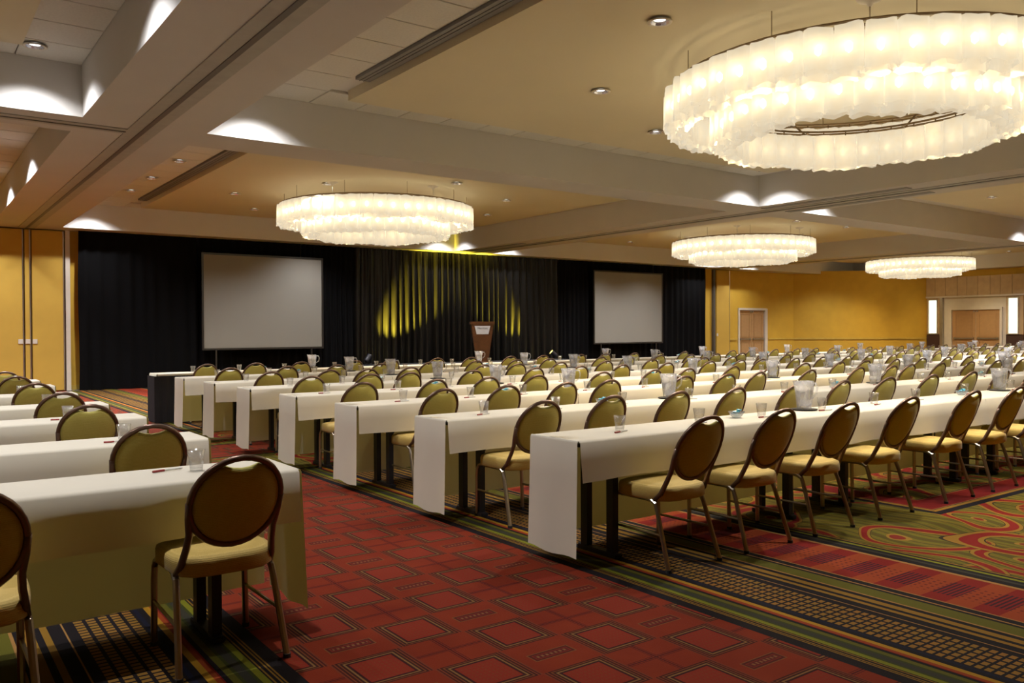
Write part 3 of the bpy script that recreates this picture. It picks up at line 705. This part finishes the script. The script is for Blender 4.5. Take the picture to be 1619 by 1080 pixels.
# ------------------------------------------------------------------ chairs
def make_chair():
    r = empty('banquet_chair', (0, 0, 0))
    # seat cushion
    s = bmesh.new(); n = 28; rings = []
    def sup(a, wx, wy, e=4.2):
        c, s_ = math.cos(a), math.sin(a); q = (abs(c)**e+abs(s_)**e)**(-1/e); return wx*q*c, wy*q*s_
    for sc2, z in ((.0, .392), (.94, .390), (1.0, .402), (1.0, .448), (.975, .466), (.86, .477), (.45, .483), (0, .485)):
        if sc2 == 0: rings.append([s.verts.new((0, .02, z))]); continue
        rings.append([s.verts.new((lambda p: (p[0]*(1-.06*(-p[1]/.21)), p[1]+.02, z))(sup(2*PI*k/n, .218*sc2, .222*sc2))) for k in range(n)])
    for a, b in zip(rings, rings[1:]):
        for k in range(n):
            if len(a) == 1: s.faces.new((a[0], b[(k+1) % n], b[k]))
            elif len(b) == 1: s.faces.new((a[k], a[(k+1) % n], b[0]))
            else: s.faces.new((a[k], a[(k+1) % n], b[(k+1) % n], b[k]))
    obj('seat', s, m_seat, r, True)
    # legs: front and rear, with bent tops
    for sx in (-1, 1):
        b_ = bmesh.new(); tube(b_, [(sx*.198, .225, .385), (sx*.200, .245, .355), (sx*.202, .25, .30), (sx*.205, .245, .014)], .0145, 8); obj('leg', b_, m_frame, r)
        b_ = bmesh.new(); tube(b_, [(sx*.198, -.085, .392), (sx*.200, -.118, .375), (sx*.203, -.135, .335), (sx*.222, -.24, .014)], .0145, 8); obj('leg', b_, m_frame, r)
    f = bmesh.new()
    for sx in (-1, 1): tube(f, [(sx*.198, .225, .385), (sx*.196, .19, .397), (sx*.196, -.05, .397), (sx*.198, -.085, .392)], .014, 8)
    tube(f, [(-.196, .17, .39), (.196, .17, .39)], .011, 6); tube(f, [(-.196, -.07, .39), (.196, -.07, .39)], .011, 6)
    obj('seat_frame', f, m_frame, r)
    for sx in (-1, 1):
        b_ = bmesh.new(); tube(b_, [(sx*.204, .248, .20), (sx*.211, -.178, .20)], .008, 6); obj('stretcher', b_, m_frame, r)
    # back: leaning plane, local coords (u across, v up) -> world
    def P(u, v, d=0):       # v from .50 (bottom) .. .895 ; lean backwards
        t = (v-.42)/.47; y = -.165-.185*t-.02*math.sin(t*2.2); nrm = Vector((0, -1, -.36)).normalized()
        # slight wrap of the oval
        y += .028*(u/.185)**2
        return Vector((u, y, v))+nrm*d
    cz, ru, rv = .706, .186, .188
    ring = [P(ru*math.cos(2*PI*k/32), cz+rv*math.sin(2*PI*k/32)) for k in range(32)]
    bf = bmesh.new(); tube(bf, ring, .0135, 8, closed=True)
    for sx in (-1, 1):
        tube(bf, [P(sx*.186, cz+.01), P(sx*.182, cz-.06), P(sx*.172, cz-.13), P(sx*.176, .515), Vector((sx*.188, -.150, .44)), Vector((sx*.196, -.105, .395))], .015, 8)
    obj('back_frame', bf, m_framed, r, True)
    # padded back with a handle gap at the top
    bp = bmesh.new(); n = 32; outl = []
    for k in range(n):
        a = 2*PI*k/n; u = (ru-.012)*math.cos(a); v = (rv-.012)*math.sin(a)
        if v > 0:
            gap = .034*max(0, 1-(u/.098)**2); v = min(v, rv-.012-gap)
        outl.append((u, v))
    layers = []
    for sc2, d in ((.0, .018), (.6, .017), (.9, .012), (1, .004), (1, -.008), (.9, -.022), (.6, -.032), (0, -.034)):
        layers.append([bp.verts.new(P(u*sc2, cz+v*sc2-.012*(1-sc2), d)) for u, v in (outl if sc2 else outl[:1])])
    for a, b in zip(layers, layers[1:]):
        for k in range(n):
            if len(a) == 1: bp.faces.new((a[0], b[k], b[(k+1) % n]))
            elif len(b) == 1: bp.faces.new((a[(k+1) % n], a[k], b[0]))
            else: bp.faces.new((a[k], b[k], b[(k+1) % n], a[(k+1) % n]))
    bmesh.ops.recalc_face_normals(bp, faces=bp.faces)
    obj('backrest', bp, m_back, r, True)
    for (x, y) in ((-.205, .245), (.205, .245), (-.222, -.24), (.222, -.24)):
        b_ = bmesh.new(); lathe(b_, [(.001, 0), (.017, 0), (.017, .018), (.001, .02)], 8, (x, y, 0)); obj('foot_cap', b_, m_foot, r)
    return r
ch0 = make_chair(); used = False
def chair(x, y, label, group, rz=0):
    global used
    if not used: o = ch0; used = True
    else: o = copy_tree(ch0)
    o.location = (x, y, 0); o.rotation_euler = (0, 0, rz); tag(o, label, 'chair', group)
CYR = [3.58, 5.01, 6.51, 7.74, 9.16, 10.43, 11.87, 13.42]
CXR = [[3.77, 4.47, 5.19, 5.99, 6.95, 7.75, 8.5, 9.3],
       [3.70, 4.37, 5.08, 5.80, 6.63, 7.38, 8.27, 9.06, 10.05, 10.82],
       [3.75, 4.46, 5.11, 5.76, 6.83, 7.49, 8.08, 9.02, 10.09, 10.92, 11.47],
       [3.63, 4.41, 5.09, 5.74, 6.77, 7.61, 8.20, 9.12, 9.98, 10.78, 11.6],
       [3.69, 4.42, 4.93, 5.83, 6.84, 7.64, 8.41, 9.38, 10.31, 11.06, 11.66],
       [3.68, 4.46, 4.99, 5.68, 6.87, 7.49, 8.3, 9.26, 10.32, 11.25, 11.68],
       [3.67, 4.46, 5.21, 5.93, 6.78, 7.68, 8.50, 9.29, 10.46, 11.2, 12.01],
       [3.78, 4.55, 5.30, 6.24, 6.96, 7.90, 8.60, 9.53, 10.36, 11.30, 12.03]]
nseat = [8, 15, 18, 21, 24, 30, 33, 36]
seats = []
rj = random.Random(3)
for r_ in range(8):
    xs = list(CXR[r_]); 
    lim = XRR+NT_R[r_]*LT-.3
    while xs[-1]+.83 < lim: xs.append(xs[-1]+.83+rj.uniform(-.09, .09))
    xs = [x for x in xs if x < lim]
    for k, x in enumerate(xs):
        hide = False
        chair(x, CYR[r_]+rj.uniform(-.03, .03)*(r_ > 0), 'gold oval-back chair, %s from the aisle, %s row from the camera, right block' % (nth(k+1), nth(r_+1)), 'gold banquet chairs of the right block', rj.uniform(-.06, .06)*(r_ > 0))
        seats.append((r_, k, x))
LXS = [1.13, .33, -.45]
for r_, y in enumerate(LY):
    for k, x in enumerate([(1.105, .16), (1.10,), (1.06,), (1.07,), (1.06,), (1.06,), (1.06,)][r_]):
        yy = y-.04
        if r_ == 0 and k == 1: yy = 3.45
        chair(x, yy if r_ else (3.70 if k == 0 else 3.52), 'gold oval-back chair, %s from the aisle, %s row from the camera, left block' % (nth(k+1), nth(r_+1)), 'gold banquet chairs of the left block', rj.uniform(-.05, .05))
        seats.append((100+r_, k, x))

# ------------------------------------------------------------------ table ware
def proto(fn):
    return fn()
b_ = bmesh.new(); lathe(b_, [(.001, .004), (.030, .004), (.030, .012), (.024, .014)], 14); 
def mk_glass():
    r = empty('water_glass', (0, 0, 0))
    b = bmesh.new(); lathe(b, [(.001, .001), (.028, .001), (.031, .03), (.040, .098), (.0385, .098), (.030, .036), (.027, .014), (.001, .013)], 16, flute=.03, nf=8)
    obj('tumbler', b, m_glass, r, True); return r
def mk_pitcher():
    r = empty('water_pitcher', (0, 0, 0))
    b = bmesh.new(); lathe(b, [(.001, .008), (.052, .008), (.055, .02), (.066, .12), (.072, .17), (.070, .225), (.067, .225), (.064, .16), (.052, .03), (.001, .024)], 24, flute=.025, nf=12)
    for v in b.verts:
        if v.co.z > .2 and v.co.x < -.05: v.co.x -= .02
    obj('jug', b, m_pitch, r, True)
    b = bmesh.new(); tube(b, [(.066, 0, .20), (.105, 0, .205), (.122, 0, .17), (.112, 0, .12), (.072, 0, .085)], .008, 8); obj('handle', b, m_pitch, r, True)
    b = bmesh.new(); lathe(b, [(.001, .027), (.050, .027), (.062, .155), (.001, .157)], 18); obj('water', b, m_pitch, r, True)
    return r
def mk_tray():
    b = bmesh.new(); lathe(b, [(.001, 0), (.095, 0), (.105, .010), (.098, .008), (.001, .006)], 24); return obj('coaster_tray', b, m_tray, None, True)
def mk_bowl():
    r = empty('candy_bowl', (0, 0, 0))
    b = bmesh.new(); lathe(b, [(.001, 0), (.028, 0), (.045, .018), (.060, .045), (.057, .045), (.042, .022), (.001, .008)], 18, flute=.03, nf=9); obj('bowl', b, m_bowlg, r, True)
    for q in range(9):
        b = bmesh.new(); a = q*2.4; rr = .012*math.sqrt(q); box(b, -.013, .013, -.009, .009, -.006, .006, bev=.003)
        bmesh.ops.rotate(b, verts=b.verts, matrix=Matrix.Rotation(q*1.3, 3, 'Z') @ Matrix.Rotation(.5*math.sin(q*2), 3, 'X')); bmesh.ops.translate(b, verts=b.verts, vec=(rr*math.cos(a), rr*math.sin(a), .030+.012*(q % 3)))
        obj('wrapped_mint', b, m_mint, r)
    return r
def mk_pen():
    r = empty('ballpoint_pen', (0, 0, 0))
    b = bmesh.new(); tube(b, [(-.07, 0, .006), (-.015, 0, .006)], .0055, 8); obj('cap', b, m_penr, r)
    b = bmesh.new(); tube(b, [(-.015, 0, .006), (.065, 0, .006), (.075, 0, .006)], [.0045, .0045, .0015], 8); obj('barrel', b, m_penw, r)
    return r
G, Pt, Tr, Bw, Pn = mk_glass(), mk_pitcher(), mk_tray(), mk_bowl(), mk_pen()
first = {}
def put(pr, x, y, z, label, cat, group, rz=0):
    if id(pr) not in first: first[id(pr)] = 1; o = pr
    else: o = copy_tree(pr)
    o.location = (x, y, z); o.rotation_euler = (0, 0, rz); tag(o, label, cat, group); return o
ZT_ = TH+.0055
def where(r_, k, what):
    if r_ >= 100: return what+' before the %s seat from the aisle, %s row, left block' % (nth(k+1), nth(r_-99))
    return what+' before the %s seat from the aisle, %s row, right block' % (nth(k+1), nth(r_+1))
R1G = [(3.70, 3.90), (4.46, 3.91), (5.13, 3.90), (5.87, 3.93), (6.72, 3.95), (7.46, 3.98), (8.5, 4.04), (9.3, 4.02)]
PX = [5.80, 9.30, 12.7, 15.9, 19.3, 22.8, 26.3, 29.8]
for (r_, k, x) in seats:
    y = (RY[r_] if r_ < 100 else LY[r_-100])
    gx, gy = x-.03+rj.uniform(-.04, .04), y+.19+rj.uniform(-.03, .03)
    if r_ == 0 and k < len(R1G): gx, gy = R1G[k]
    if r_ == 100 and k == 0: gx, gy = 1.10, 3.98
    if r_ < 100:
        for px in PX:
            if abs(gx-px) < .13: gx = px+.14
    if r_ == 0 and k == 3: gx, gy = 5.92, 3.92
    put(G, gx, gy, ZT_, where(r_, k, 'clear tumbler'), 'glass', 'clear tumblers on the tables', rj.uniform(0, 3))
    if r_ in (0, 1, 2, 3, 100, 101, 102):
        pxx, pyy = gx-.02, gy-.065
        if r_ == 100 and k == 0: pxx, pyy = 1.02, 4.05
        put(Pn, pxx-.03, pyy, ZT_, where(r_, k, 'red-capped pen'), 'pen', 'red-capped pens on the tables', rj.uniform(-.2, .3))
for r_ in range(8):
    xend = XRR+NT_R[r_]*LT-.3
    for k, px in enumerate(PX):
        if px > xend: break
        if r_ == 0 and k == 1: px = 9.15
        y = RY[r_]+.32
        put(Tr, px, y, ZT_, 'black tray under the %s pitcher from the aisle, %s row, right block' % (nth(k+1), nth(r_+1)), 'tray', 'black trays under the pitchers')
        put(Pt, px, y, ZT_+.007, 'ribbed glass water pitcher, %s from the aisle, %s row, right block' % (nth(k+1), nth(r_+1)), 'pitcher', 'water pitchers on the tables', -.5+rj.uniform(-.2, .2))
        bx = px-.88+(.9*2 if False else 0)
        if bx < xend:
            put(Bw, bx, RY[r_]+.28, ZT_, 'glass bowl of blue mints left of the %s pitcher, %s row, right block' % (nth(k+1), nth(r_+1)), 'bowl', 'candy bowls on the tables')
